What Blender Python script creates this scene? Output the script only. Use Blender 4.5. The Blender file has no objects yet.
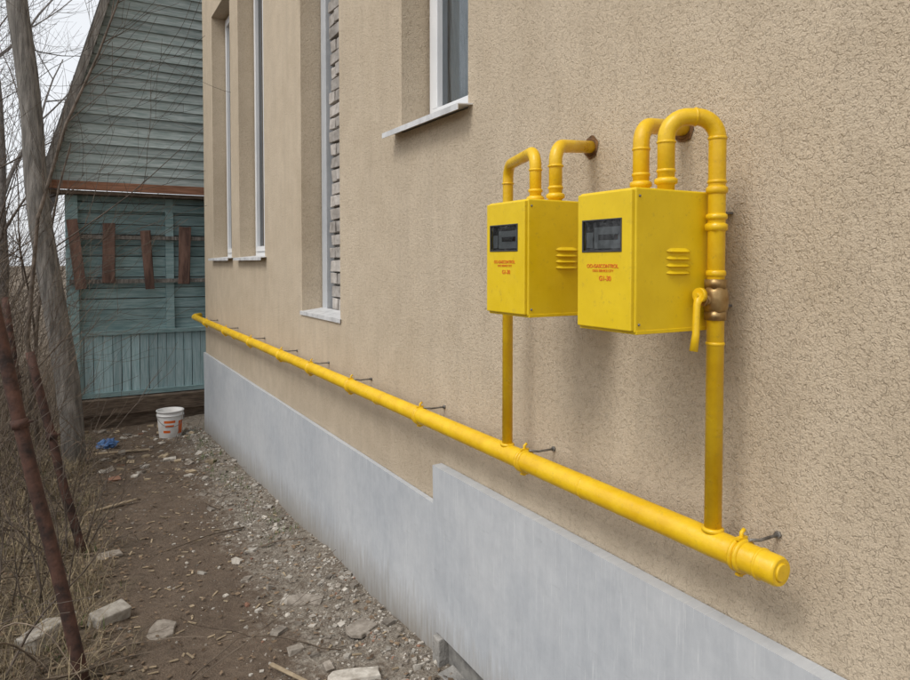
import bpy, math, random
from mathutils import Vector, Matrix, noise
random.seed(7)
R=random.random
def U(a,b): return a+(b-a)*random.random()

# ------------------------------------------------------------------ helpers
class MB:
    def __init__(s): s.v=[];s.f=[];s.m=[];s.s=[]
    def add(s,vs,fs,mi=0,smooth=False):
        o=len(s.v); s.v.extend([tuple(v) for v in vs])
        for f in fs:
            s.f.append(tuple(i+o for i in f)); s.m.append(mi); s.s.append(smooth)
    def box(s,x0,x1,y0,y1,z0,z1,mi=0,j=0):
        vs=[(x,y,z) for x in(x0,x1) for y in(y0,y1) for z in(z0,z1)]
        if j: vs=[(a+U(-j,j),b+U(-j,j),c+U(-j,j)) for a,b,c in vs]
        s.add(vs,[(0,1,3,2),(4,6,7,5),(0,4,5,1),(2,3,7,6),(0,2,6,4),(1,5,7,3)],mi)
    def obox(s,c,size,rot,mi=0,j=0):
        hx,hy,hz=[k/2 for k in size]
        vs=[Vector((x,y,z)) for x in(-hx,hx) for y in(-hy,hy) for z in(-hz,hz)]
        vs=[rot@(v+Vector((U(-j,j),U(-j,j),U(-j,j))))+Vector(c) for v in vs]
        s.add(vs,[(0,1,3,2),(4,6,7,5),(0,4,5,1),(2,3,7,6),(0,2,6,4),(1,5,7,3)],mi)
    def tube(s,pts,rad,n=12,mi=0,cap=True,smooth=True):
        pts=[Vector(p) for p in pts]
        if not hasattr(rad,'__len__'): rad=[rad]*len(pts)
        t=(pts[1]-pts[0]).normalized()
        a=Vector((0,0,1)) if abs(t.z)<.9 else Vector((1,0,0))
        nrm=t.cross(a).normalized(); vs=[]
        for i,p in enumerate(pts):
            if i==0: tt=(pts[1]-pts[0])
            elif i==len(pts)-1: tt=pts[-1]-pts[-2]
            else: tt=pts[i+1]-pts[i-1]
            tt=tt.normalized()
            nrm=(nrm-tt*nrm.dot(tt))
            if nrm.length<1e-6: nrm=tt.orthogonal()
            nrm.normalize(); b=tt.cross(nrm)
            for k in range(n):
                an=2*math.pi*k/n
                vs.append(p+(nrm*math.cos(an)+b*math.sin(an))*rad[i])
        fs=[]
        for i in range(len(pts)-1):
            for k in range(n):
                k2=(k+1)%n
                fs.append((i*n+k,i*n+k2,(i+1)*n+k2,(i+1)*n+k))
        s.add(vs,fs,mi,smooth)
        if cap:
            o=len(s.v)-len(vs)
            s.f.append(tuple(o+k for k in range(n))[::-1]); s.m.append(mi); s.s.append(False)
            e=o+(len(pts)-1)*n
            s.f.append(tuple(e+k for k in range(n))); s.m.append(mi); s.s.append(False)
    def obj(s,name,mats,parent=None,bevel=0,seg=2):
        me=bpy.data.meshes.new(name); me.from_pydata(s.v,[],s.f)
        for m in mats: me.materials.append(m)
        me.polygons.foreach_set('material_index',s.m)
        me.polygons.foreach_set('use_smooth',s.s)
        me.update()
        o=bpy.data.objects.new(name,me); bpy.context.scene.collection.objects.link(o)
        if parent: o.parent=parent
        if bevel:
            b=o.modifiers.new('bevel','BEVEL'); b.width=bevel; b.segments=seg; b.limit_method='ANGLE'
        return o
def empty(name):
    e=bpy.data.objects.new(name,None); bpy.context.scene.collection.objects.link(e); return e
def fillet(pts,Rd,k=8):
    pts=[Vector(p) for p in pts]; out=[pts[0]]
    for i in range(1,len(pts)-1):
        a,b,c=pts[i-1],pts[i],pts[i+1]
        d1=(a-b).normalized(); d2=(c-b).normalized()
        ang=d1.angle(d2); L=min(Rd/math.tan(ang/2),(a-b).length*.49,(c-b).length*.49)
        p=b+d1*L; q=b+d2*L
        rr=L*math.tan(ang/2); cen=b+(d1+d2).normalized()*(rr/math.sin(ang/2))
        u=(p-cen); w=(q-cen)
        for j in range(k+1):
            t=j/k; out.append(cen+(u*(1-t)+w*t).normalized()*rr)
    out.append(pts[-1]); return out

def N(nt,t,**kw):
    n=nt.nodes.new(t)
    for k,v in kw.items(): setattr(n,k,v)
    return n
def base_mat(name,rough=.7,metal=0):
    m=bpy.data.materials.new(name); m.use_nodes=True; nt=m.node_tree
    b=nt.nodes['Principled BSDF']; b.inputs['Roughness'].default_value=rough; b.inputs['Metallic'].default_value=metal
    return m,nt,b
def coords(nt,scale=(1,1,1)):
    tc=N(nt,'ShaderNodeTexCoord'); mp=N(nt,'ShaderNodeMapping'); mp.inputs['Scale'].default_value=scale
    nt.links.new(tc.outputs['Object'],mp.inputs['Vector']); return mp.outputs['Vector']
def noi(nt,vec,scale,detail=5,rough=.6,dist=0):
    n=N(nt,'ShaderNodeTexNoise'); n.inputs['Scale'].default_value=scale; n.inputs['Detail'].default_value=detail
    n.inputs['Roughness'].default_value=rough; n.inputs['Distortion'].default_value=dist
    nt.links.new(vec,n.inputs['Vector']); return n
def ramp(nt,fac,stops):
    r=N(nt,'ShaderNodeValToRGB'); e=r.color_ramp.elements
    while len(e)<len(stops): e.new(.5)
    for i,(p,c) in enumerate(stops):
        e[i].position=p; e[i].color=(*c,1) if len(c)==3 else c
    nt.links.new(fac,r.inputs['Fac']); return r.outputs['Color']
def mixc(nt,fac,a,b,mode='MIX'):
    m=N(nt,'ShaderNodeMix',data_type='RGBA',blend_type=mode)
    if hasattr(fac,'is_linked'): nt.links.new(fac,m.inputs[0])
    else: m.inputs[0].default_value=fac
    for s,i in((a,6),(b,7)):
        if isinstance(s,tuple): m.inputs[i].default_value=(*s,1) if len(s)==3 else s
        else: nt.links.new(s,m.inputs[i])
    return m.outputs[2]
def math_(nt,op,a,b=None,clamp=False):
    m=N(nt,'ShaderNodeMath',operation=op); m.use_clamp=clamp
    for s,i in((a,0),(b,1)):
        if s is None: continue
        if isinstance(s,(int,float)): m.inputs[i].default_value=s
        else: nt.links.new(s,m.inputs[i])
    return m.outputs[0]
def bump(nt,b,h,st,dist=.01):
    n=N(nt,'ShaderNodeBump'); n.inputs['Strength'].default_value=st; n.inputs['Distance'].default_value=dist
    nt.links.new(h,n.inputs['Height']); nt.links.new(n.outputs[0],b.inputs['Normal'])
def simple(name,c1,c2,scale=8,rough=.7,metal=0,st=.3,dist=.005,bs=60,stretch=(1,1,1),island=0,detail=4,p=(.35,.65)):
    m,nt,b=base_mat(name,rough,metal); v=coords(nt,stretch)
    n=noi(nt,v,scale,detail); c=ramp(nt,n.outputs[0],[(p[0],c1),(p[1],c2)])
    if island:
        g=N(nt,'ShaderNodeNewGeometry')
        f=math_(nt,'MULTIPLY_ADD',g.outputs['Random Per Island'],island)
        nt.nodes[-1].inputs[2].default_value=1-island/2
        h=N(nt,'ShaderNodeHueSaturation'); nt.links.new(c,h.inputs['Color']); nt.links.new(f,h.inputs['Value']); c=h.outputs[0]
    nt.links.new(c,b.inputs['Base Color'])
    if st: bump(nt,b,noi(nt,v,bs,3).outputs[0],st,dist)
    return m

# ------------------------------------------------------------------ materials
def mk_stucco():
    m,nt,b=base_mat('beige_stucco',.92); v=coords(nt)
    big=noi(nt,v,.8,4); med=noi(nt,v,6,4); fine=noi(nt,v,230,2,.7)
    grit=noi(nt,v,110,2,.6)
    dn=noi(nt,v,45,1)
    sc=N(nt,'ShaderNodeVectorMath',operation='SCALE'); sc.inputs['Scale'].default_value=.022
    nt.links.new(dn.outputs['Color'],sc.inputs[0])
    ad=N(nt,'ShaderNodeVectorMath',operation='ADD'); nt.links.new(v,ad.inputs[0]); nt.links.new(sc.outputs[0],ad.inputs[1])
    mp=N(nt,'ShaderNodeMapping'); mp.inputs['Scale'].default_value=(1,1.6,.7); mp.inputs['Rotation'].default_value=(.35,0,0); nt.links.new(ad.outputs[0],mp.inputs['Vector'])
    vo=N(nt,'ShaderNodeTexVoronoi',feature='DISTANCE_TO_EDGE'); vo.inputs['Scale'].default_value=74; nt.links.new(mp.outputs[0],vo.inputs['Vector'])
    edge=ramp(nt,vo.outputs['Distance'],[(0,(0,0,0)),(.13,(1,1,1))])
    msk=ramp(nt,noi(nt,v,60,1).outputs[0],[(.46,(0,0,0)),(.58,(1,1,1))])
    groove=mixc(nt,msk,(1,1,1),edge)
    h=math_(nt,'MULTIPLY',grit.outputs[0],1.0)
    h=math_(nt,'ADD',h,math_(nt,'MULTIPLY',fine.outputs[0],.8))
    h=math_(nt,'ADD',h,math_(nt,'MULTIPLY',groove,.46))
    c=ramp(nt,big.outputs[0],[(.3,(.56,.455,.325)),(.7,(.66,.55,.41))])
    c=mixc(nt,.3,c,ramp(nt,med.outputs[0],[(.3,(.48,.385,.27)),(.65,(.70,.59,.445))]))
    c=mixc(nt,.7,c,ramp(nt,groove,[(0,(.78,.76,.74)),(1,(1,1,1))]),'MULTIPLY')
    c=mixc(nt,.75,c,ramp(nt,fine.outputs[0],[(.3,(.72,.70,.68)),(.6,(1.0,1.0,1.0))]),'MULTIPLY')
    # vertical rain streaks and grime above the plinth
    strk=noi(nt,coords(nt,(1,5,.35)),2.2,4,.65)
    c=mixc(nt,ramp(nt,strk.outputs[0],[(.48,(0,0,0)),(.72,(.35,.35,.35))]),c,(.42,.345,.255))
    tc=N(nt,'ShaderNodeTexCoord'); sx=N(nt,'ShaderNodeSeparateXYZ'); nt.links.new(tc.outputs['Object'],sx.inputs[0])
    zz=math_(nt,'ADD',sx.outputs['Z'],math_(nt,'MULTIPLY',med.outputs[0],.5))
    c=mixc(nt,ramp(nt,math_(nt,'MULTIPLY',zz,.5),[(.46,(.35,.35,.35)),(.68,(0,0,0))]),c,(.38,.31,.23))
    nt.links.new(c,b.inputs['Base Color']); bump(nt,b,h,.68,.006); return m
stucco=mk_stucco()
def mk_sheet():
    m,nt,b=base_mat('galvanised_sheet',.6,.05); v=coords(nt)
    vs=coords(nt,(1,6,.6))
    st=noi(nt,vs,5,5,.7); mott=noi(nt,v,14,5,.7); big=noi(nt,v,1.6,2)
    c=ramp(nt,st.outputs[0],[(.3,(.41,.43,.455)),(.7,(.53,.55,.57))])
    c=mixc(nt,.45,c,ramp(nt,mott.outputs[0],[(.35,(.40,.42,.445)),(.65,(.58,.595,.61))]))
    c=mixc(nt,.3,c,ramp(nt,big.outputs[0],[(.35,(.38,.41,.45)),(.65,(.6,.61,.62))]))
    scr=ramp(nt,noi(nt,coords(nt,(1,30,1.2)),4,4,.8).outputs[0],[(.58,(0,0,0)),(.72,(.8,.8,.8))])
    c=mixc(nt,scr,c,(.68,.69,.69))
    drk=ramp(nt,noi(nt,coords(nt,(1,3,14)),3,4,.8).outputs[0],[(.62,(0,0,0)),(.74,(.5,.5,.5))])
    c=mixc(nt,drk,c,(.36,.37,.38))
    sx=N(nt,'ShaderNodeSeparateXYZ'); tc=N(nt,'ShaderNodeTexCoord'); nt.links.new(tc.outputs['Object'],sx.inputs[0])
    gz=math_(nt,'ADD',sx.outputs['Z'],math_(nt,'MULTIPLY',sx.outputs['Y'],.045))
    gz=math_(nt,'ADD',gz,math_(nt,'MULTIPLY',noi(nt,vs,9,4).outputs[0],-.35))
    dirt=ramp(nt,gz,[(0,(.85,.85,.85)),(.26,(0,0,0))])
    c=mixc(nt,dirt,c,(.27,.24,.20))
    nt.links.new(c,b.inputs['Base Color']); bump(nt,b,noi(nt,coords(nt,(1,2,.5)),6,3).outputs[0],.25,.02); return m
sheet=mk_sheet()
def mk_yellow(name,c1,c2,rough=.33,bs=90,st=.12,g=.4):
    m,nt,b=base_mat(name,rough); v=coords(nt)
    c=ramp(nt,noi(nt,v,11,5,.65).outputs[0],[(.33,c1),(.62,c2)])
    gr=ramp(nt,noi(nt,v,45,4,.8).outputs[0],[(.58,(0,0,0)),(.74,(g,g,g))])
    c=mixc(nt,gr,c,(.40,.26,.04))
    nt.links.new(c,b.inputs['Base Color'])
    rr=ramp(nt,noi(nt,v,20,3).outputs[0],[(.3,(rough-.08,)*3),(.7,(rough+.2,)*3)]); nt.links.new(rr,b.inputs['Roughness'])
    bump(nt,b,noi(nt,v,bs,2).outputs[0],st,.003); return m
pipe_y=mk_yellow('yellow_pipe_paint',(.72,.42,.005),(.83,.53,.012),.32,60,.32,.5)
box_y=mk_yellow('yellow_cabinet_paint',(.74,.505,.004),(.80,.56,.008),.42,18,.16,.45)
brass=simple('brass',(.30,.18,.07),(.42,.29,.13),30,.4,.75,.2)
black=simple('black_plastic',(.03,.03,.032),(.055,.055,.057),20,.5,st=0)
greyp=simple('grey_plastic',(.34,.35,.35),(.46,.47,.47),20,.5,st=0)
white_pvc=simple('white_pvc',(.72,.73,.74),(.8,.8,.8),3,.35,st=0)
sillm=simple('sill_metal',(.5,.5,.5),(.72,.72,.72),12,.45,0)
redt=simple('orange_red_paint',(.72,.15,.015),(.66,.11,.012),20,.5,st=0)
steel=simple('dull_steel',(.14,.13,.12),(.3,.29,.27),40,.5,.6)
def mk_glass():
    m=bpy.data.materials.new('window_glass'); m.use_nodes=True; nt=m.node_tree; nt.nodes.clear()
    o=N(nt,'ShaderNodeOutputMaterial'); t=N(nt,'ShaderNodeBsdfTransparent'); t.inputs[0].default_value=(.85,.9,.92,1)
    g=N(nt,'ShaderNodeBsdfGlossy'); g.inputs['Roughness'].default_value=.03
    f=N(nt,'ShaderNodeFresnel'); f.inputs[0].default_value=1.9
    mx=N(nt,'ShaderNodeMixShader'); nt.links.new(f.outputs[0],mx.inputs[0]); nt.links.new(t.outputs[0],mx.inputs[1]); nt.links.new(g.outputs[0],mx.inputs[2]); nt.links.new(mx.outputs[0],o.inputs[0]); return m
glass=mk_glass()
curtain=simple('curtain_cloth',(.66,.70,.73),(.76,.79,.8),5,.9,st=0)
concrete=simple('concrete',(.2,.19,.175),(.36,.34,.31),9,.95,st=.8,dist=.01,bs=50)
silicate=simple('silicate_brick',(.30,.27,.24),(.50,.46,.42),14,.95,st=.8,bs=60,island=.5)
mortar=simple('mortar',(.10,.095,.09),(.24,.23,.21),14,.95,st=.6,bs=50)
hole=simple('hole_foam',(.1,.05,.02),(.25,.13,.05),30,.95,st=1,bs=60)
teal_hi=simple('weathered_grey_green_boards',(.23,.29,.28),(.43,.48,.47),4,.85,st=.5,bs=14,stretch=(1,1,12),island=.45)
teal_lo=simple('weathered_teal_boards',(.17,.27,.275),(.31,.42,.425),4,.85,st=.5,bs=14,stretch=(1,1,10),island=.45)
teal_v=simple('weathered_blue_boards',(.27,.41,.43),(.44,.57,.59),4,.85,st=.5,bs=14,stretch=(12,1,1),island=.35)
rustwood=simple('rust_brown_board',(.08,.045,.035),(.20,.115,.085),6,.85,st=.5,bs=30,stretch=(3,3,.6),island=.5)
rustfas=simple('rust_fascia',(.20,.09,.05),(.36,.18,.11),6,.85,st=.4,bs=30,stretch=(.5,3,6))
brownwood=simple('old_brown_plank',(.07,.05,.037),(.19,.14,.10),6,.9,st=.6,bs=30,stretch=(1,1,8),island=.4)
greywood=simple('grey_weathered_wood',(.12,.11,.098),(.31,.285,.255),5,.95,st=1,dist=.02,bs=22,stretch=(6,6,.7))
roofm=simple('old_roofing',(.1,.095,.09),(.18,.17,.16),5,.9)
rust=simple('rusty_steel',(.028,.017,.014),(.11,.052,.036),14,.85,.1,st=.8,bs=60)
bark=simple('dry_bark',(.065,.05,.038),(.17,.135,.108),12,.95,st=0,island=.4)
twig=simple('dry_twigs',(.08,.058,.042),(.20,.155,.112),12,.95,st=0,island=.6)
farm=simple('grey_twigs',(.10,.088,.078),(.22,.195,.175),8,.95,st=0,island=.5)
straw=simple('straw_grass',(.20,.155,.09),(.36,.29,.185),12,.9,st=0,island=.6)
green=simple('grass_green',(.05,.085,.02),(.11,.16,.04),12,.8,st=0,island=.6)
leafm=simple('dead_leaves',(.10,.065,.04),(.27,.19,.12),9,.9,st=0,island=.8)
st1=simple('stone_pale',(.31,.275,.23),(.52,.48,.42),25,.95,st=.5,bs=90,island=.5)
st2=simple('stone_grey',(.16,.135,.108),(.30,.262,.22),25,.95,st=.5,bs=90,island=.6)
st3=simple('stone_brick',(.24,.12,.08),(.3,.17,.11),25,.95,st=.5,bs=90,island=.4)
chip=simple('wood_chip',(.25,.19,.12),(.42,.33,.22),25,.9,st=0,island=.5)
bucketm=simple('bucket_plastic',(.6,.58,.55),(.76,.75,.73),9,.45,st=0)
bluep=simple('blue_plastic',(.05,.12,.3),(.1,.2,.4),9,.5,st=.4,bs=20)

def mk_ground():
    m,nt,b=base_mat('soil',.95); v=coords(nt)
    tc=N(nt,'ShaderNodeTexCoord'); sx=N(nt,'ShaderNodeSeparateXYZ'); nt.links.new(tc.outputs['Object'],sx.inputs[0])
    n1=noi(nt,v,3.2,5,.65); n2=noi(nt,v,22,5,.7); n3=noi(nt,v,90,3,.7)
    mud=ramp(nt,n1.outputs[0],[(.3,(.115,.078,.052)),(.7,(.205,.148,.102))])
    mud=mixc(nt,.35,mud,ramp(nt,n2.outputs[0],[(.35,(.09,.062,.042)),(.68,(.26,.20,.145))]))
    vo=N(nt,'ShaderNodeTexVoronoi'); vo.inputs['Scale'].default_value=85; nt.links.new(v,vo.inputs['Vector'])
    bw=N(nt,'ShaderNodeRGBToBW'); nt.links.new(vo.outputs['Color'],bw.inputs[0])
    grav=ramp(nt,bw.outputs[0],[(.2,(.15,.12,.09)),(.5,(.28,.238,.188)),(.8,(.44,.395,.33))])
    grav=mixc(nt,.65,grav,ramp(nt,n2.outputs[0],[(.4,(.16,.12,.085)),(.65,(.40,.35,.285))]))
    lit=ramp(nt,n2.outputs[0],[(.35,(.075,.055,.035)),(.5,(.16,.12,.08)),(.68,(.28,.22,.15))])
    xx=math_(nt,'ADD',sx.outputs['X'],math_(nt,'MULTIPLY',math_(nt,'SUBTRACT',n1.outputs[0],.5),.9))
    xx=math_(nt,'ADD',xx,math_(nt,'MULTIPLY',math_(nt,'SUBTRACT',n2.outputs[0],.5),.5))
    lim=math_(nt,'ADD',xx,math_(nt,'MULTIPLY',sx.outputs['Y'],-.035))
    c=mixc(nt,ramp(nt,math_(nt,'ADD',lim,1.0),[(.25,(0,0,0)),(.46,(1,1,1))]),mud,grav)
    c=mixc(nt,ramp(nt,math_(nt,'ADD',math_(nt,'MULTIPLY',xx,-1),-1.0),[(.12,(0,0,0)),(.35,(1,1,1))]),c,lit)
    c=mixc(nt,.6,c,ramp(nt,n3.outputs[0],[(.3,(.6,.6,.6)),(.65,(1.15,1.15,1.15))]),'MULTIPLY')
    nt.links.new(c,b.inputs['Base Color'])
    h=math_(nt,'ADD',n2.outputs[0],math_(nt,'MULTIPLY',n3.outputs[0],.6)); bump(nt,b,h,.9,.03); return m
soil=mk_ground()

# ------------------------------------------------------------------ ground
def gz(x,y):
    yy=min(max(y,-2),10.5); z=.05-.045*(yy-2.7)
    z+=noise.noise(Vector((x*1.3,y*1.3,0)))*.035
    if -5<x<.4 and -1<y<12:
        z+=noise.noise(Vector((x*6,y*6,3)))*.014+noise.noise(Vector((x*16,y*16,7)))*.008
    z-=.03*math.exp(-((x+.95)/.35)**2)
    z+=.05*max(0,min(1,(-x-1.5)))
    if x>-.25: z+=.02
    return z
def axis(lo,hi,st,far):
    a=[]; k=lo
    while k<=hi+1e-6: a.append(k); k+=st
    s=st
    while a[-1]<far: s*=1.35; a.append(a[-1]+s)
    s=st
    while a[0]>-far: s*=1.35; a.insert(0,a[0]-s)
    return a
xs=axis(-4,.3,.035,400); ys=axis(1.5,10.8,.045,400)
g=MB(); vs=[(x,y,gz(x,y)) for x in xs for y in ys]; ny=len(ys)
g.add(vs,[(i*ny+j,(i+1)*ny+j,(i+1)*ny+j+1,i*ny+j+1) for i in range(len(xs)-1) for j in range(ny-1)],0,True)
g.obj('ground',[soil])

# ------------------------------------------------------------------ plastered building
B=empty('plastered_house')
Y0,Y1,Z1=-5.0,8.88,6.9
ops=[(7.30,8.28,1.935,4.72),(5.94,6.92,1.935,4.72),(4.08,4.88,1.53,4.72),(2.51,3.17,2.556,4.0)]
w=MB(); DJ=.30
yb=sorted({Y0,Y1,*[o[0] for o in ops],*[o[1] for o in ops]}); zb=sorted({-.8,Z1,*[o[2] for o in ops],*[o[3] for o in ops]})
for i in range(len(yb)-1):
    for j in range(len(zb)-1):
        yc=(yb[i]+yb[i+1])/2; zc=(zb[j]+zb[j+1])/2
        if any(o[0]<yc<o[1] and o[2]<zc<o[3] for o in ops): continue
        w.add([(0,yb[i],zb[j]),(0,yb[i],zb[j+1]),(0,yb[i+1],zb[j+1]),(0,yb[i+1],zb[j])],[(0,1,2,3)])
for a,b_,c,d in ops:
    for (p,q) in (((a,c),(a,d)),((a,d),(b_,d)),((b_,d),(b_,c)),((b_,c),(a,c))):
        w.add([(0,*p),(0,*q),(DJ,*q),(DJ,*p)],[(0,1,2,3)])
w.add([(0,Y1,-.8),(9,Y1,-.8),(9,Y1,Z1),(0,Y1,Z1)],[(0,1,2,3)])
w.add([(0,Y0,-.8),(9,Y0,-.8),(9,Y0,Z1),(0,Y0,Z1)],[(0,3,2,1)])
w.add([(9,Y0,-.8),(9,Y1,-.8),(9,Y1,Z1),(9,Y0,Z1)],[(0,1,2,3)])
w.obj('walls',[stucco],B)
r=MB(); r.box(-.30,9.30,Y0-.30,Y1+.30,Z1,Z1+.18)
r.add([(-.3,Y0-.3,Z1+.18),(9.3,Y0-.3,Z1+.18),(9.3,Y1+.3,Z1+.18),(-.3,Y1+.3,Z1+.18),(4.5,Y0+4,Z1+2.8),(4.5,Y1-4,Z1+2.8)],[(0,1,4),(1,2,5,4),(2,3,5),(3,0,4,5)])
r.obj('roof',[roofm],B)
p=MB(); p.box(-.004,.5,2.73,Y1+.002,-.8,.70,0); p.obj('foundation',[concrete],B)
p=MB()
def wavy(y0,y1,zt,zbf,x,thk,step=.06):
    n=int((y1-y0)/step)
    def dx(y,z): return noise.noise(Vector((y*1.1,z*1.6,x*90)))*.007+noise.noise(Vector((y*4,z*3,x*50)))*.002
    V=[];F=[]
    for i in range(n+1):
        y=y0+(y1-y0)*i/n
        for k in range(9):
            zb_=zbf(y); z=zb_+(zt-zb_)*k/8
            V.append((x+dx(y,z),y,z))
    for i in range(n):
        for k in range(8): F.append((i*9+k,i*9+k+1,(i+1)*9+k+1,(i+1)*9+k))
    p.add(V,F,0,True)
    V=[];F=[]
    for i in range(n+1):
        y=y0+(y1-y0)*i/n
        V+= [(x+dx(y,zt),y,zt),(x+thk,y,zt+.002)]
    for i in range(n): F.append((2*i,2*i+1,2*i+3,2*i+2))
    p.add(V,F,0)
    for y in(y0,y1):
        a=zbf(y)
        V=[]
        for k in range(9):
            z=a+(zt-a)*k/8; V+=[(x+dx(y,z),y,z),(x+thk,y,z)]
        p.add(V,[(2*k,2*k+1,2*k+3,2*k+2) for k in range(8)],0)
wavy(2.73,Y1+.01,.775,lambda y: .045-.045*(y-2.7)+noise.noise(Vector((y*3,0,0)))*.03,-.028,.024)
wavy(Y0,2.74,.968,lambda y:.195,-.048,.044)
p.obj('plinth_sheet',[sheet],B)
p=MB(); p.box(-.012,-.0025,Y0,2.70,-.5,.24,0,0); p.obj('plinth_base',[mortar],B)
p=MB(); p.box(-.06,-.004,2.66,2.73,-.1,.19,0,.006); p.box(-.09,-.01,2.45,2.62,-.05,.08,0,.01); p.obj('footing',[concrete],B,.006)

def window(y0,y1,z0,z1,par,mull=True,cur=False):
    m=MB(); x0,x1=.15,.21
    def ring(a,b_,c,d,t,xa,xb):
        m.box(xa,xb,a,b_,c,c+t); m.box(xa,xb,a,b_,d-t,d); m.box(xa,xb,a,a+t,c+t,d-t); m.box(xa,xb,b_-t,b_,c+t,d-t)
    ring(y0,y1,z0,z1,.05,x0,x1)
    ym=(y0+y1)/2
    if mull:
        m.box(x0+.002,x1,ym-.035,ym+.035,z0+.05,z1-.05)
        cells=[(y0+.05,ym-.035),(ym+.035,y1-.05)]
    else: cells=[(y0+.05,y1-.05)]
    gl=MB()
    for a,b_ in cells:
        ring(a+.003,b_-.003,z0+.053,z1-.053,.05,x0-.012,x1-.01)
        X=x0+.02; gl.add([(X,a+.05,z0+.1),(X,a+.05,z1-.1),(X,b_-.05,z1-.1),(X,b_-.05,z0+.1)],[(0,1,2,3)])
    m.obj('window_frame',[white_pvc],par,.004)
    gl.obj('window_glass',[glass],par)
    if cur:
        c=MB(); n=80; V=[]
        for i in range(n+1):
            y=y0+(y1-y0)*i/n
            for z in(z0,z1): V.append((.225+.012*math.sin(i*.9)+.006*math.sin(i*2.3),y+(.12*(z1-z0) if z==z1 else 0),z))
        c.add(V,[(2*i,2*i+1,2*i+3,2*i+2) for i in range(n)],0,True); c.obj('curtain',[curtain],par)
def sill(y0,y1,z,par,mt,out=.055):
    s=MB(); V=[(.15,y0,z+.018),(-out,y0,z-.004),(-out,y0,z-.03),(-out+.004,y0,z-.03),(-out+.004,y0,z-.008),(.15,y0,z+.010)]
    V2=[(a,y1,c) for a,_,c in V]; n=6
    s.add(V+V2,[(i,(i+1)%n,n+(i+1)%n,n+i) for i in range(n)]+[tuple(range(n)),tuple(range(2*n-1,n-1,-1))]); s.obj('window_sill',[mt],par)
window(7.32,8.26,1.95,4.70,B); window(5.96,6.90,1.95,4.70,B); window(2.53,3.15,2.575,3.98,B,False,True)
sill(7.24,8.34,1.945,B,sillm); sill(5.88,6.98,1.945,B,sillm); sill(2.47,3.25,2.566,B,sillm,.075)
# bricked-up opening
p=MB(); p.box(.20,.30,4.085,4.875,1.535,4.715); p.obj('brick_infill_mortar',[mortar],B)
p=MB(); z=1.56; k=0
while z<4.62:
    y=4.10-(.13 if k%2 else 0)
    while y<4.74:
        a=max(y,4.10); b_=min(y+.25,4.735)
        if b_-a>.03: p.box(.160+U(0,.022),.26,a,b_,z,z+.076,0,.005)
        y+=.263
    z+=.092; k+=1
p.obj('infill_bricks',[silicate],B,.004)
p=MB(); p.box(.15,.22,4.76,4.868,1.55,4.70); p.obj('infill_lath',[sheet],B)
sill(4.06,4.90,1.545,B,sillm,.012)

# ------------------------------------------------------------------ gas pipe
G=empty('gas_pipe')
px=-.12; pz=1.205; pr=.0345
m=MB()
m.tube([(px,.94,pz),(px,.948,pz),(px,8.95,pz+.01),(px+.02,9.0,pz+.015),(px+.09,9.03,pz+.02)],[pr-.004,pr,pr,pr,pr],28)
m.tube([(px,.940,pz),(px,.936,pz)],[pr-.012,pr-.016],28)
def ring(c,d,r,th,mi=0,wd=.004,n=24):
    c=Vector(c); d=Vector(d).normalized()
    m.tube([c-d*wd,c-d*wd*.5,c+d*wd*.5,c+d*wd],[r,r+th,r+th,r],n,mi)
for y in (1.6,3.2,4.9,6.6,8.2): ring((px,y,pz),(0,1,0),pr-.001,.003)
ring((px,.99,pz),(0,1,0),pr-.001,.004)
rr=.0208
ry=1.127; top=2.252; bx=-.23
A=fillet([(px,ry,pz),(px,ry,top),(bx,1.187,top),(bx,1.187,2.07)],.052)
m.tube(A,rr,20)
for z_ in (2.20,2.095,1.70): ring((px,ry,z_),(0,0,1),rr-.001,.003,0,.005)
ring((px,ry,1.985),(0,0,1),rr-.001,.009,0,.012,6); ring((px,ry,2.01),(0,0,1),rr,.005,0,.008)
ring((px,ry,2.075),(0,0,1),rr,.005,0,.010); ring((px,ry,1.872),(0,0,1),rr,.003,0,.008)
ring((px,ry,pz+pr),(0,0,1),rr+.001,.005,0,.006)
dA=Vector((bx-px,.06,0)).normalized()
ring(Vector((px,ry,top))+dA*.055,dA,rr-.001,.003)
ring((bx,1.187,2.19),(0,0,1),rr-.001,.003)
Bp=fillet([(bx,1.27,2.07),(bx,1.27,2.245),(.03,1.345,2.275)],.05); m.tube(Bp,rr,20); ring((bx,1.27,2.185),(0,0,1),rr-.001,.003)
ry2=2.03
C=fillet([(px,ry2,pz),(px,ry2,2.245),(bx,1.717,2.245),(bx,1.717,2.08)],.05); m.tube(C,rr-.002,20)
ring((px,ry2,pz+pr),(0,0,1),rr,.005,0,.006); ring((px,ry2,2.18),(0,0,1),rr-.003,.004); ring((bx,1.717,2.185),(0,0,1),rr-.003,.004)
D=fillet([(bx,1.617,2.08),(bx,1.617,2.245),(.03,1.735,2.28)],.05); m.tube(D,rr-.001,20); ring((bx,1.617,2.185),(0,0,1),rr-.001,.004)
for (yy) in (1.187,1.27,1.717,1.617): ring((bx,yy,2.096),(0,0,1),rr,.007,0,.009,20); ring((bx,yy,2.121),(0,0,1),rr-.001,.003,0,.005)
m.obj('pipe_runs',[pipe_y],G)
m=MB()
for c in ((0,1.337,2.27),(0,1.722,2.276)):
    V=[];n=22
    for i in range(n):
        a=2*math.pi*i/n; q=.036+.006*noise.noise(Vector((i*.9,c[1]*9,0)))
        V.append((-.0035,c[1]+math.cos(a)*q,c[2]+math.sin(a)*q*1.05))
    m.add(V,[tuple(range(n))])
    m.tube([(-.003,c[1],c[2]),(-.010,c[1]-.002,c[2])],[.031,.026],18)
m.obj('wall_sleeves',[hole],G)
m=MB(); brk=MB()
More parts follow.
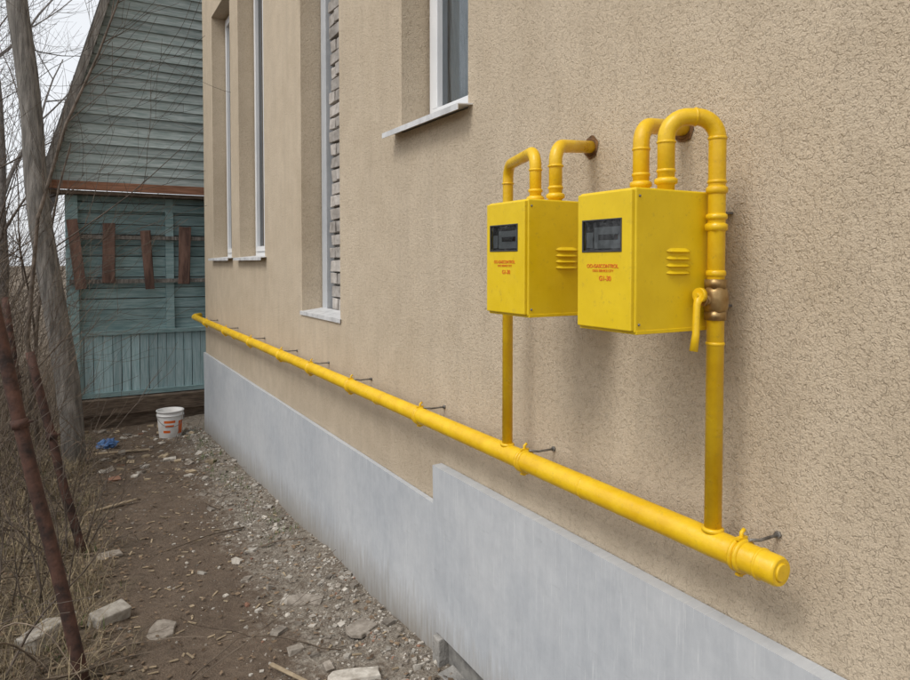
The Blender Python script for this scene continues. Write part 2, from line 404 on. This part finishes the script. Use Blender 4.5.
for i,y in enumerate((1.045,1.924,2.73,3.59,4.31,5.02,5.98,7.04,8.1)):
    for dy in(-.007,.007):
        ring((px,y+dy,pz),(0,1,0),pr,.006,0,.006)
    m.tube([(px,y,pz+pr),(px,y,pz+pr+.02),(px+.01,y,pz+pr+.026)],.005,8); m.tube([(px,y,pz-pr-.016),(px,y,pz-pr)],.005,8)
    m.box(px-.016,px+.016,y-.006,y+.006,pz+pr+.004,pz+pr+.010); m.box(px-.014,px+.014,y-.006,y+.006,pz-pr-.012,pz-pr-.006)
    brk.tube([(px+.01,y-.012,pz+pr+.004),(px+.05,y-.014,pz+pr-.004),(.02,y-.014,pz+pr-.004)],.004,8)
    brk.tube([(-.008,y-.014,pz+pr-.004),(0,y-.014,pz+pr-.004)],.009,6)
m.obj('pipe_clamps',[pipe_y],G); brk.obj('wall_anchors',[steel],G)
m=MB(); vz=1.808
m.tube([(px,ry,vz-.050),(px,ry,vz-.028)],.028,6); m.tube([(px,ry,vz+.028),(px,ry,vz+.050)],.028,6)
m.tube([(px,ry,vz+k) for k in(-.03,-.02,0,.02,.03)],[.025,.029,.031,.029,.025],20)
m.tube([(px,ry,vz),(px-.045,ry,vz)],.012,12); m.tube([(px-.042,ry,vz),(px-.05,ry,vz)],.016,6)
m.obj('valve_body',[brass],G)
m=MB(); hx=px-.056
m.tube([(hx+.006,ry,vz+.012),(hx-.006,ry,vz+.012)],.018,16)
pts=[(hx,ry,vz+.014),(hx-.010,ry,vz-.01),(hx-.014,ry-.002,vz-.04),(hx-.016,ry-.003,vz-.08),(hx-.024,ry-.003,vz-.122)]
m.tube(pts,[.012,.009,.0085,.009,.0105],12)
m.tube([(px-.05,ry,vz+.012),(hx-.014,ry,vz+.012)],.007,6)
m.obj('valve_handle',[pipe_y],G)

# ------------------------------------------------------------------ meter cabinets
def text(s,size,loc,mt,par,name,ext=.0004,off=0):
    cu=bpy.data.curves.new(name,'FONT'); cu.body=s; cu.size=size; cu.extrude=ext; cu.align_x='CENTER'; cu.offset=off
    o=bpy.data.objects.new(name,cu); bpy.context.scene.collection.objects.link(o)
    M=Matrix(((0,0,-1,0),(-1,0,0,0),(0,1,0,0),(0,0,0,1)))
    o.matrix_world=Matrix.Translation(loc)@M; cu.materials.append(mt); o.parent=par; return o
def cabinet(y0,y1,z0,z1):
    C=empty('gas_meter_cabinet'); xf,xb=-.36,-.10
    W=y1-y0; d0=xf-.010; e=.004
    m=MB(); m.box(xf,xb,y0,y1,z0,z1); m.obj('shell',[box_y],C,.005,3)
    m=MB()
    wy0=y0+W*.19; wy1=y1-W*.13; wz1=z1-.072; wz0=wz1-.074
    ys_=[y0+e,wy0,wy1,y1-e]; zs_=[z0+.005,wz0,wz1,z1-.005]
    idx={}
    V=[];F=[]
    for i in range(4):
        for j in range(4): idx[(i,j)]=len(V); V.append((d0,ys_[i],zs_[j]))
    for i in range(3):
        for j in range(3):
            if i==1 and j==1: continue
            F.append((idx[(i,j)],idx[(i,j+1)],idx[(i+1,j+1)],idx[(i+1,j)]))
    per=[(0,0),(0,1),(0,2),(0,3),(1,3),(2,3),(3,3),(3,2),(3,1),(3,0),(2,0),(1,0)]
    o=len(V)
    for (i,j) in per: a=V[idx[(i,j)]]; V.append((xf-.0005,a[1],a[2]))
    for k in range(12): F.append((idx[per[k]],o+k,o+(k+1)%12,idx[per[(k+1)%12]]))
    inn=[(1,1),(2,1),(2,2),(1,2)]; o=len(V)
    for (i,j) in inn: a=V[idx[(i,j)]]; V.append((xf-.001,a[1],a[2]))
    for k in range(4): F.append((idx[inn[k]],o+k,o+(k+1)%4,idx[inn[(k+1)%4]]))
    m.add(V,F); m.obj('door',[box_y],C,.003,3)
    m=MB(); t=.003
    for (a,b_,c,d) in ((wy0-t,wy1+t,wz0-t,wz0+.001),(wy0-t,wy1+t,wz1-.001,wz1+t),(wy0-t,wy0+.001,wz0,wz1),(wy1-.001,wy1+t,wz0,wz1)): m.box(d0-.002,d0+.003,a,b_,c,d)
    m.obj('window_bezel',[black],C,.001)
    m=MB(); X=xf-.0015; m.add([(X,wy0,wz0),(X,wy0,wz1),(X,wy1,wz1),(X,wy1,wz0)],[(0,1,2,3)]); m.obj('meter_recess',[black],C)
    m=MB(); ww=wy1-wy0
    m.box(X-.003,X-.001,wy0+ww*.05,wy0+ww*.74,wz0+.006,wz1-.016,0); m.box(X-.004,X-.003,wy0+ww*.12,wy0+ww*.62,wz0+.026,wz0+.040,1); m.box(X-.004,X-.003,wy0+ww*.12,wy0+ww*.2,wz0+.028,wz0+.038,2)
    m.box(X-.003,X-.001,wy0+ww*.78,wy0+ww*.95,wz0+.008,wz1-.028,0)
    m.obj('meter_face',[greyp,black,redt],C)
    m=MB(); X=d0+.001; m.add([(X,wy0,wz0),(X,wy0,wz1),(X,wy1,wz1),(X,wy1,wz0)],[(0,1,2,3)]); m.obj('window_pane',[glass],C)
    ym=(y0+y1)/2
    text('OO-GASCONTROL',.0128,(d0-.0006,ym+.002,z0+.152),redt,C,'lettering',off=.0002)
    text('OOO SERVICE CITY',.0085,(d0-.0006,ym,z0+.142),redt,C,'lettering_small')
    text('G1-30',.0165,(d0-.0006,ym-.008,z0+.121),redt,C,'lettering_type',off=.0003)
    m=MB()
    for ys,sg in((y0,-1),(y1,1)):
        for k in range(4):
            zc=z0+.140+k*.0175; xa,xc=-.262,-.178; V=[];F=[]; n=12
            for i in range(n+1):
                t_=i/n; x=xa+(xc-xa)*t_; ee=min(1,4*t_*(1-t_)*1.6)
                V+=[(x,ys+sg*.0002,zc+.007*ee),(x,ys+sg*.009*ee,zc-.002),(x,ys+sg*.0002,zc-.006*ee)]
            m.add(V,[(3*i,3*i+3,3*i+4,3*i+1) for i in range(n)],0,True)
            m.add(V,[(3*i+1,3*i+4,3*i+5,3*i+2) for i in range(n)],0,False)
    m.obj('louvres',[box_y],C)
    m=MB()
    for xx in(xf+.012,xb-.012):
        for zz in(z0+.02,z1-.02):
            for ys,sg in((y0,-1),(y1,1)): m.tube([(xx,ys,zz),(xx,ys+sg*.003,zz)],[.0035,.002],10)
    m.obj('screws',[steel],C)
    m=MB()
    for yy in(y0+.03,y1-.03):
        m.box(xb-.002,-.0,yy-.012,yy+.012,z1-.05,z1-.044); m.box(xb-.002,0,yy-.012,yy+.012,z0+.05,z0+.056)
    m.obj('wall_brackets',[steel],C)
    m=MB(); m.box(xf+.004,xb-.002,y0-.0018,y1+.0018,z0-.003,z0+.006); m.obj('lips',[box_y],C,.001)
    return C
cabinet(1.155,1.352,1.734,2.073); cabinet(1.575,1.782,1.744,2.080)

# ------------------------------------------------------------------ wooden house
H=empty('wooden_house'); HY=10.0
def xl(z):
    if z<5.7: return -1.66+(z-2.94)/(5.7-2.94)*.82
    return -.84+(z-5.7)/1.9*2.44
m=MB(); z=2.93
while z<7.5:
    a=xl(z+.06); b_=3.2-a
    cut=U(-.2,2.6)
    for q,s in((a,cut),(cut+.004,b_)):
        if s-q<.1: continue
        V=[(q,HY-.026,z-.012),(s,HY-.026,z-.012),(s,HY-.004,z+.125),(q,HY-.004,z+.125),(q,HY+.01,z-.012),(s,HY+.01,z-.012)]
        V=[(x,y_+U(-.004,.004),zz+U(-.007,.007)) for x,y_,zz in V]
        m.add(V,[(0,1,2,3),(0,4,5,1)])
    z+=.128
m.obj('gable_boards',[teal_hi],H)
m=MB(); m.add([(xl(2.94)+.02,HY+.02,2.9),(xl(5.7),HY+.02,5.7),(1.6,HY+.02,7.55),(3.2-xl(5.7),HY+.02,5.7),(3.2-xl(2.94),HY+.02,2.9)],[(0,1,2,3,4)]); m.obj('gable_back',[brownwood],H)
prof=[(-1.79,2.80),(-.90,5.75),(1.6,7.75),(4.10,5.75),(4.99,2.80)]
m=MB()
for a,b_ in zip(prof[:-1],prof[1:]):
    for o in(0,.06):
        m.add([(a[0],9.80,a[1]+o),(b_[0],9.80,b_[1]+o),(b_[0],17,b_[1]+o),(a[0],17,a[1]+o)],[(0,1,2,3)])
    m.add([(a[0],9.80,a[1]),(b_[0],9.80,b_[1]),(b_[0],9.80,b_[1]+.06),(a[0],9.80,a[1]+.06)],[(0,1,2,3)])
m.obj('roof',[roofm],H)
m=MB()
for a,b_ in zip(prof[:-1],prof[1:]):
    A_=Vector((a[0],9.79,a[1])); B_=Vector((b_[0],9.79,b_[1])); d=(B_-A_).normalized(); nn=Vector((d.z,0,-d.x))*.09
    m.add([A_,B_,B_+nn,A_+nn],[(0,1,2,3)]); m.add([A_+nn,B_+nn,B_+nn+Vector((0,.03,0)),A_+nn+Vector((0,.03,0))],[(0,1,2,3)])
m.obj('bargeboards',[greywood],H)
m=MB(); m.box(-1.77,5.0,HY-.10,HY-.02,2.82,2.93,0,.006); m.box(-1.75,4.98,HY-.06,HY+.20,2.77,2.815,1)
m.obj('eave_board',[rustfas,brownwood],H)
LY=HY+.18
m=MB(); z=.98
while z<2.74:
    m.box(-1.42,4.6,LY+U(0,.014),LY+.05,z+U(-.004,.004),z+.134,0,.004); z+=.143
m.obj('lower_boards',[teal_lo],H)
m=MB(); x=-1.42
while x<4.6:
    m.box(x,x+.105,LY-.02+U(0,.01),LY+.04,.12,.93,0,.003); x+=.112
m.obj('skirt_boards',[teal_v],H)
m=MB(); m.box(-1.46,4.64,LY-.06,LY+.02,.93,.985,0,.003); m.box(-1.46,4.64,LY-.06,LY+.02,.10,.16,0,.003)
m.box(-1.50,-1.36,LY-.09,LY+.05,-.4,2.76,0,.004); m.box(-.30,-.20,LY-.05,LY+.0,.98,2.76,0,.003); m.box(-1.46,4.6,LY-.05,LY,2.58,2.68,0,.003)
m.obj('frame_rails',[teal_lo],H)
m=MB(); m.box(-1.55,4.7,LY-.16,LY+.1,-.12,.085,0,.012); m.box(-1.5,4.7,LY-.10,LY+.1,-.6,-.125,0,.012); m.obj('base_beams',[brownwood],H)
m=MB()
for x,dz,r_,ww in((-1.0,.03,.02,.15),(-.54,-.06,-.06,.11),(-.07,0,.03,.14)):
    m.obox((x,LY-.13,1.99+dz),(ww,.025,.78),Matrix.Rotation(r_,3,'Y'),0,.012)
m.obox((-1.38,LY-.18,2.0),(.12,.03,.9),Matrix.Rotation(-.1,3,'Y'),0,.006)
m.obj('leaning_planks',[rustwood],H)
m=MB(); m.box(-1.46,.6,LY-.11,LY-.07,2.20,2.25,0,.006); m.box(-1.46,.6,LY-.11,LY-.07,1.62,1.67,0,.006); m.obj('plank_rails',[greywood],H)
m=MB(); m.box(-1.42,4.6,LY+.05,17,-.6,2.78); m.obj('house_body',[brownwood],H)

# ------------------------------------------------------------------ vegetation
def branch(mb,p,d,L,r,depth,n,mi,kids=(3,5),spread=.7,wander=.25,up=.08,minr=.0015,shrink=.6):
    seg=max(3,min(7,int(L/.12)+2)); pts=[p.copy()]; rad=[r]; q=p.copy(); dd=d.normalized()
    for i in range(seg):
        dd=(dd+Vector((U(-1,1),U(-1,1),U(-1,1)))*wander*.6+Vector((0,0,up))).normalized()
        q=q+dd*L/seg; pts.append(q.copy()); rad.append(max(minr,r*(1-.75*(i+1)/seg)))
    mb.tube(pts,rad,n if r>.012 else 3,mi,False)
    if depth>0:
        for k in range(random.randint(*kids)):
            t=U(.25,1); i=min(seg-1,int(t*seg)); base=pts[i].lerp(pts[i+1],U(0,1))
            ax=(pts[i+1]-pts[i]).normalized(); side=ax.orthogonal().normalized(); side.rotate(Matrix.Rotation(U(0,6.28),3,ax))
            nd=(ax+side*U(.5,1)*spread*1.4).normalized()
            branch(mb,base,nd,L*U(.4,.75),max(minr,rad[i]*shrink),depth-1,n,mi,kids,spread,wander,up,minr,shrink)
def tree(name,x,y,h,r,depth,mt,lean=(0,0),kids=(4,6)):
    m=MB(); b=Vector((x,y,gz(x,y)-.1)); branch(m,b,Vector((lean[0],lean[1],1)),h,r,depth,7,0,kids,.75,.16,.05,.0022); return m.obj(name,[mt])
m=MB(); b0=Vector((-1.45,8.0,-.35)); t0=Vector((-2.10,8.45,7.0)); pts=[];rad=[]
for i in range(15):
    t=i/14; q=b0.lerp(t0,t)+Vector((noise.noise(Vector((t*4,0,0)))*.07,noise.noise(Vector((t*4,5,0)))*.05,0)); pts.append(q); rad.append(.118-.035*t+noise.noise(Vector((t*9,9,1)))*.012)
m.tube(pts,rad,16); m.obj('leaning_wooden_pole',[greywood])
def post(b,t,r,mt=rust,name='rusty_post'):
    m=MB(); P=[];b=Vector(b);t=Vector(t)
    for i in range(9):
        k=i/8; P.append(b.lerp(t,k)+Vector((noise.noise(Vector((k*3,b.y,0)))*.012,0,0)))
    m.tube(P,r,14)
    c=P[5]; d=(t-b).normalized(); m.tube([c-d*.02,c+d*.02],r*1.25,14); m.tube([c,c+Vector((.05,-.02,.01))],.006,8)
    return m.obj(name,[mt])
post((-1.44,3.42,-.1),(-1.83,3.66,1.95),.029); post((-1.41,5.14,-.2),(-1.72,5.33,1.3),.028); post((-1.75,6.6,-.2),(-1.95,6.9,1.6),.028)
tree('bare_tree',-3.1,11.3,4.6,.07,4,bark,(-.05,0)); tree('bare_tree',-2.7,9.6,4.2,.06,4,bark,(.0,.02)); tree('bare_tree',-4.2,13,6,.10,4,farm,(.05,0))
tree('bare_tree',-5.2,16,7,.12,4,farm,(.0,0)); tree('bare_tree',-2.6,15.5,7.5,.12,4,farm,(-.06,0)); tree('bare_tree',-2.3,7.2,2.6,.025,3,bark,(-.03,.1))
tree('bare_tree',-1.95,8.9,3.6,.03,3,bark,(.13,.0),(2,4))
m=MB(); P=[Vector((-1.75,7.4,.2)),Vector((-1.82,7.4,1.2)),Vector((-1.72,7.4,2.3)),Vector((-1.48,7.45,3.2)),Vector((-1.2,7.5,3.9)),Vector((-1.0,7.5,4.5)),Vector((-.95,7.5,5.2))]
m.tube(P,[.022,.02,.016,.013,.011,.008,.005],8)
for i in (2,3,4,5):
    for k in range(3): branch(m,P[i].lerp(P[i+1],U(0,1)),Vector((U(-.3,.8),U(-.3,.3),U(.3,1))),U(.4,.9),.006,1,5,0,(2,4),.6,.2,.03,.0022)
m.obj('young_bare_tree',[bark])
def shrub(name,x,y,h,n,mt,sp=.35,depth=2,r=.008):
    m=MB()
    for k in range(n):
        a=U(0,6.28); b=Vector((x+U(-.25,.25),y+U(-.25,.25),0)); b.z=gz(b.x,b.y)-.03
        branch(m,b,Vector((math.cos(a)*sp,math.sin(a)*sp,1)),h*U(.6,1.1),r*U(.6,1.2),depth,5,0,(2,4),.6,.3,.03,.0014)
    return m.obj(name,[mt])
for (x,y,h,n) in ((-2.1,4.3,1.3,12),(-2.2,5.2,1.6,12),(-2.05,6.1,1.4,12),(-2.3,7.0,1.9,14),(-2.0,7.9,1.4,12),(-2.3,8.6,2.0,14),(-1.85,8.7,.9,9),(-2.9,7.5,2.2,16),(-3.0,9.2,2.4,16),(-2.5,10.4,2.0,14),(-1.6,6.6,.8,7),(-1.66,5.0,.8,6),(-1.3,7.4,1.0,1),(-1.32,6.1,1.1,1),(-2.0,3.6,.9,10),(-3.4,6.0,2.2,14),(-2.1,9.6,1.3,12),(-1.75,4.4,.7,8)):
    shrub('bare_shrub',x,y,h,n,random.choice([bark,twig,twig]),.25 if x>-2.1 else .35)
m=MB()
for k in range(170):
    x=U(-7,-2.5); y=U(8.5,14); b=Vector((x,y,-.35))
    branch(m,b,Vector((U(-.3,.3),U(-.3,.3),1)),U(1.2,2.9),U(.008,.02),2,5,0,(3,5),.7,.25,.03,.0025)
m.obj('thicket',[bark])
m=MB()
for k in range(55):
    x=U(-26,-2.6); y=U(17,34); b=Vector((x,y,-.5))
    branch(m,b,Vector((U(-.1,.1),U(-.1,.1),1)),U(3,6),U(.04,.1),3,4,0,(4,5),.7,.2,.04,.006)
m.obj('distant_trees',[farm])
m=MB()
for k in range(190):
    x=U(-2.6,-1.2) if k<172 else U(-1.2,-.2); y=U(2.8,9.6); a=U(0,6.28); z=gz(x,y)+.015
    branch(m,Vector((x,y,z)),Vector((math.cos(a),math.sin(a),U(0,.35))),U(.2,.8),U(.003,.009),1,5,0,(1,3),.5,.25,-.02,.0014)
m.obj('fallen_sticks',[twig])
m=MB()
for k in range(34):
    x=U(-2.3,-1.45); y=U(3.4,8.5); b=Vector((x,y,gz(x,y))); a=U(-.9,.9)+(3.14 if R()<.5 else 0); L=U(.6,1.7); P=[];rr_=[]
    for i in range(12):
        t=i/11; P.append(b+Vector((math.cos(a)*L*t*.4,math.sin(a)*L*t*.6,L*(.9*t-.75*t*t)))+Vector((U(-1,1),U(-1,1),U(-1,1)))*.008); rr_.append(.005*(1-.75*t))
    m.tube(P,rr_,4,0,False)
m.obj('arching_brambles',[twig])
def blades(mb,x,y,n,h,sp,mi):
    for k in range(n):
        bx_=x+random.gauss(0,sp); by=y+random.gauss(0,sp)
        if bx_>-.06: continue
        z=gz(bx_,by)-.005; a=U(0,6.28); L=h*U(.5,1.2); le=U(.2,1.1)*L; w=U(.0015,.0035); dx,dy=math.cos(a),math.sin(a); P=[]
        for t in(0,.4,.75,1):
            c=Vector((bx_+dx*le*t*t,by+dy*le*t*t,z+L*(t-.35*t*t))); ww=w*(1-t)+.0002
            P+=[c+Vector((-dy,dx,0))*ww,c-Vector((-dy,dx,0))*ww]
        mb.add(P,[(0,1,3,2),(2,3,5,4),(4,5,7,6)],mi)
m=MB()
for k in range(520): blades(m,-1.4-abs(random.gauss(0,.7)),U(2.8,10),18,U(.06,.26),.08,0)
for k in range(50): blades(m,U(-1.5,-1.2),U(3,9.5),8,U(.05,.14),.05,0)
m.obj('dry_grass',[straw])
m=MB()
for k in range(40): blades(m,U(-.34,-.10),U(4.5,9.0),9,U(.04,.10),.035,0)
for k in range(80): blades(m,U(-2.6,-1.3),U(3,9.5),9,U(.04,.11),.05,0)
m.obj('green_grass',[green])
m=MB()
for k in range(7500):
    x=U(-3,-1.2) if k<6200 else U(-1.25,-.05); y=U(2.4,10)
    z=gz(x,y)+U(.003,.014); s=U(.006,.019); rot=Matrix.Rotation(U(0,6.28),3,'Z')@Matrix.Rotation(U(-.7,.7),3,'X')
    V=[rot@Vector(v)*s+Vector((x,y,z)) for v in((-1,0,0),(-.3,-.55,.15),(.6,-.4,0),(1,0,.25),(.5,.45,0),(-.3,.5,.2))]
    m.add(V,[(0,1,2,3,4,5)],0)
m.obj('leaf_litter',[leafm])

# ------------------------------------------------------------------ rubble
import bmesh
bmx=bmesh.new(); bmesh.ops.create_icosphere(bmx,subdivisions=1,radius=1); IV=[v.co.copy() for v in bmx.verts]; IF=[tuple(v.index for v in f.verts) for f in bmx.faces]; bmx.free()
CV=[Vector((x,y,z)) for x in(-1,1) for y in(-1,1) for z in(-1,1)]; CF=[(0,1,3,2),(4,6,7,5),(0,4,5,1),(2,3,7,6),(0,2,6,4),(1,5,7,3)]
def stone(mb,x,y,s,mi,flat=.6,ang=False):
    rot=Matrix.Rotation(U(0,6.28),3,'Z')@Matrix.Rotation(U(-.4,.4),3,'X'); sc=Vector((U(.7,1.4),U(.6,1.1),U(.4,.9)*flat/.6))*s
    c=Vector((x,y,gz(x,y)+sc.z*.2))
    SV,SF=(CV,CF) if ang else (IV,IF); j=.28
    V=[rot@Vector((v.x*sc.x*(1+U(-j,j)),v.y*sc.y*(1+U(-j,j)),v.z*sc.z*(1+U(-j,j))))+c for v in SV]
    mb.add(V,SF,mi)
m=MB()
for k in range(8500):
    y=2.3+(U(0,1)**1.15)*7; wd=.58-.04*(y-2.4)
    x=-.03-abs(random.gauss(0,.5))*wd*1.1
    if noise.noise(Vector((x*5,y*5,11)))<-.05 and R()<.85: continue
    s=.0025+.009*R()**3.2+(.012 if R()<.02 else 0)
    stone(m,x,y,s,random.choices([0,1,2],[6,5,.3])[0],.6,R()<.5)
for k in range(1300):
    x=U(-2.2,-.4); y=U(2.4,10); stone(m,x,y,.002+.009*R()**3,random.choices([0,1,2,3],[3,4,.4,2])[0],.6,R()<.5)
for k in range(40):
    y=U(2.4,9); stone(m,U(-.6,-.08),y,U(.014,.034),random.choice([0,1,1]),.4,True)
for k in range(330):
    x=U(-1.9,-.1); y=U(2.6,9.6); a=U(0,3.14); s=U(.015,.06)
    m.obox((x,y,gz(x,y)+.006),(s,.010,.004),Matrix.Rotation(a,3,'Z')@Matrix.Rotation(U(-.2,.2),3,'Y'),3,.001)
for k in range(120):
    x=U(-1.7,-.2); y=U(7.0,9.9); stone(m,x,y,U(.012,.05),random.choices([0,1,2,3],[3,3,.6,4])[0],.35,True)
m.obj('rubble',[st1,st2,st3,chip])
def slab(name,x,y,sz,rot,mt,dz=0,tilt=0,jag=.12):
    m=MB(); n=9; M=Matrix.Rotation(rot,3,'Z')@Matrix.Rotation(tilt,3,'X'); c=Vector((x,y,gz(x,y)+sz[2]*.3+dz)); T=[];Bt=[]
    for i in range(n):
        a=2*math.pi*i/n+U(-.2,.2); ca,sa=math.cos(a),math.sin(a); k=1/max(abs(ca),abs(sa))*.5*(1-jag*R())
        T.append(c+M@Vector((ca*k*sz[0]*.96,sa*k*sz[1]*.96,sz[2]/2+U(-.003,.003)))); Bt.append(c+M@Vector((ca*k*sz[0],sa*k*sz[1],-sz[2]/2)))
    m.add(T+Bt,[tuple(range(n)),tuple(range(2*n-1,n-1,-1))]+[(i,n+i,n+(i+1)%n,(i+1)%n) for i in range(n)]); return m.obj(name,[mt],None,.004)
def block(name,x,y,sz,rot,mt,dz=0,j=.008,tilt=0):
    m=MB(); m.obox((x,y,gz(x,y)+sz[2]*.4+dz),sz,Matrix.Rotation(rot,3,'Z')@Matrix.Rotation(tilt,3,'X'),0,j); return m.obj(name,[mt],None,.008)
block('concrete_block',-1.33,4.0,(.19,.10,.08),.5,st1,0,.01,.15); block('concrete_block',-1.63,3.95,(.24,.12,.09),.9,st1,0,.01,-.1)
slab('stone_slab',-1.10,3.76,(.14,.22,.02),-.3,st2); slab('stone_slab',-.36,3.7,(.22,.11,.02),-.6,st2,.006,.06)
slab('stone_slab',-.24,3.16,(.16,.12,.02),.4,st2,0,.05); slab('stone_slab',-.42,2.80,(.26,.09,.03),-.25,st1); slab('stone_slab',-1.28,5.0,(.16,.11,.02),.2,st2)
block('wooden_lath',-.66,2.98,(.02,.24,.012),.45,chip,.02,.003); block('wooden_lath',-1.2,6.2,(.4,.035,.015),.4,chip,.01,.003); block('wooden_lath',-1.0,8.4,(.6,.06,.02),-.2,chip,.01,.003)

K=empty('white_bucket'); cx,cy=-.415,8.95; z0=gz(cx,cy)-.01
m=MB(); prf=[(.125,0),(.129,.02),(.150,.27),(.150,.275),(.158,.277),(.158,.288),(.152,.290),(.152,.325),(.160,.327),(.160,.34),(.148,.34),(.122,.012)]
n=36; V=[]
for r_,h_ in prf:
    for k in range(n): a=2*math.pi*k/n; V.append((cx+r_*math.cos(a),cy+r_*math.sin(a),z0+h_))
F=[(i*n+k,i*n+(k+1)%n,(i+1)*n+(k+1)%n,(i+1)*n+k) for i in range(len(prf)-1) for k in range(n)]
m.add(V,F,0,True); m.add(V[:n],[tuple(range(n))]); m.add(V[-n:],[tuple(range(n))]); m.obj('bucket_body',[bucketm],K)
m=MB()
for (a0,a1,h0,h1) in ((-2.2,-1.3,.20,.23),(-2.1,-1.4,.15,.175),(-2.3,-1.7,.08,.11),(-1.0,-.5,.06,.22)):
    V=[];nn=10
    for i in range(nn+1):
        a=a0+(a1-a0)*i/nn
        for h_ in(h0,h1):
            rq=.129+.021*(h_-.02)/.25+.0015; V.append((cx+rq*math.cos(a),cy+rq*math.sin(a),z0+h_))
    m.add(V,[(2*i,2*i+2,2*i+3,2*i+1) for i in range(nn)],0,True)
m.obj('bucket_label',[redt],K)
m=MB(); m.tube([(cx+.16*math.cos(a),cy+.16*math.sin(a),z0+.30+.144*math.sin(a)) for a in [-math.pi+math.pi*i/20 for i in range(21)]],.003,6); m.obj('bucket_handle',[steel],K)
m=MB(); bmx=bmesh.new(); bmesh.ops.create_icosphere(bmx,subdivisions=3,radius=1)
V=[(v.co.x*(.10+.06*noise.noise(v.co*2.1))-1.12,v.co.y*.08*(1+.5*noise.noise(v.co*2.7))+8.7,v.co.z*.06*(1+.8*noise.noise(v.co*3.3))+gz(-1.12,8.7)+.04) for v in bmx.verts]
m.add(V,[tuple(v.index for v in f.verts) for f in bmx.faces],0,False); bmx.free(); m.obj('crumpled_bag',[bluep])

# ------------------------------------------------------------------ light
W=bpy.data.worlds.new('World'); bpy.context.scene.world=W; W.use_nodes=True; nt=W.node_tree
bg=nt.nodes['Background']; sk=nt.nodes.new('ShaderNodeTexSky'); sk.sky_type='NISHITA'; sk.sun_disc=False
el=math.radians(52); az=math.radians(-105)
sk.sun_elevation=el; sk.sun_rotation=az%(2*math.pi); sk.air_density=1.0; sk.dust_density=3; sk.ozone_density=1
hs=nt.nodes.new('ShaderNodeHueSaturation'); hs.inputs['Saturation'].default_value=.25
nt.links.new(sk.outputs[0],hs.inputs['Color'])
# high overcast layer over the sky
cm=mixc(nt,.6,hs.outputs[0],(7.7,7.9,8.2)); nt.links.new(cm,bg.inputs['Color']); bg.inputs['Strength'].default_value=.15
L=bpy.data.lights.new('sun','SUN'); L.energy=1.5; L.angle=math.radians(22); L.color=(1,.975,.93)
lo=bpy.data.objects.new('sun',L); bpy.context.scene.collection.objects.link(lo)
sd=Vector((math.sin(az)*math.cos(el),math.cos(az)*math.cos(el),math.sin(el)))
lo.rotation_euler=(-sd).to_track_quat('-Z','Y').to_euler(); lo.location=sd*20
cd=bpy.data.cameras.new('camera'); cam=bpy.data.objects.new('camera',cd); bpy.context.scene.collection.objects.link(cam)
cam.location=(-1.5,0,1.9); cam.rotation_euler=(math.radians(90-1.8),0,math.radians(-29.77))
cd.sensor_width=36; cd.lens=36*680/910; cd.shift_y=-.0622; cd.clip_start=.05; cd.clip_end=2000
bpy.context.scene.camera=cam
sc=bpy.context.scene; sc.view_settings.view_transform='Standard'; sc.view_settings.look='None'; sc.view_settings.exposure=0
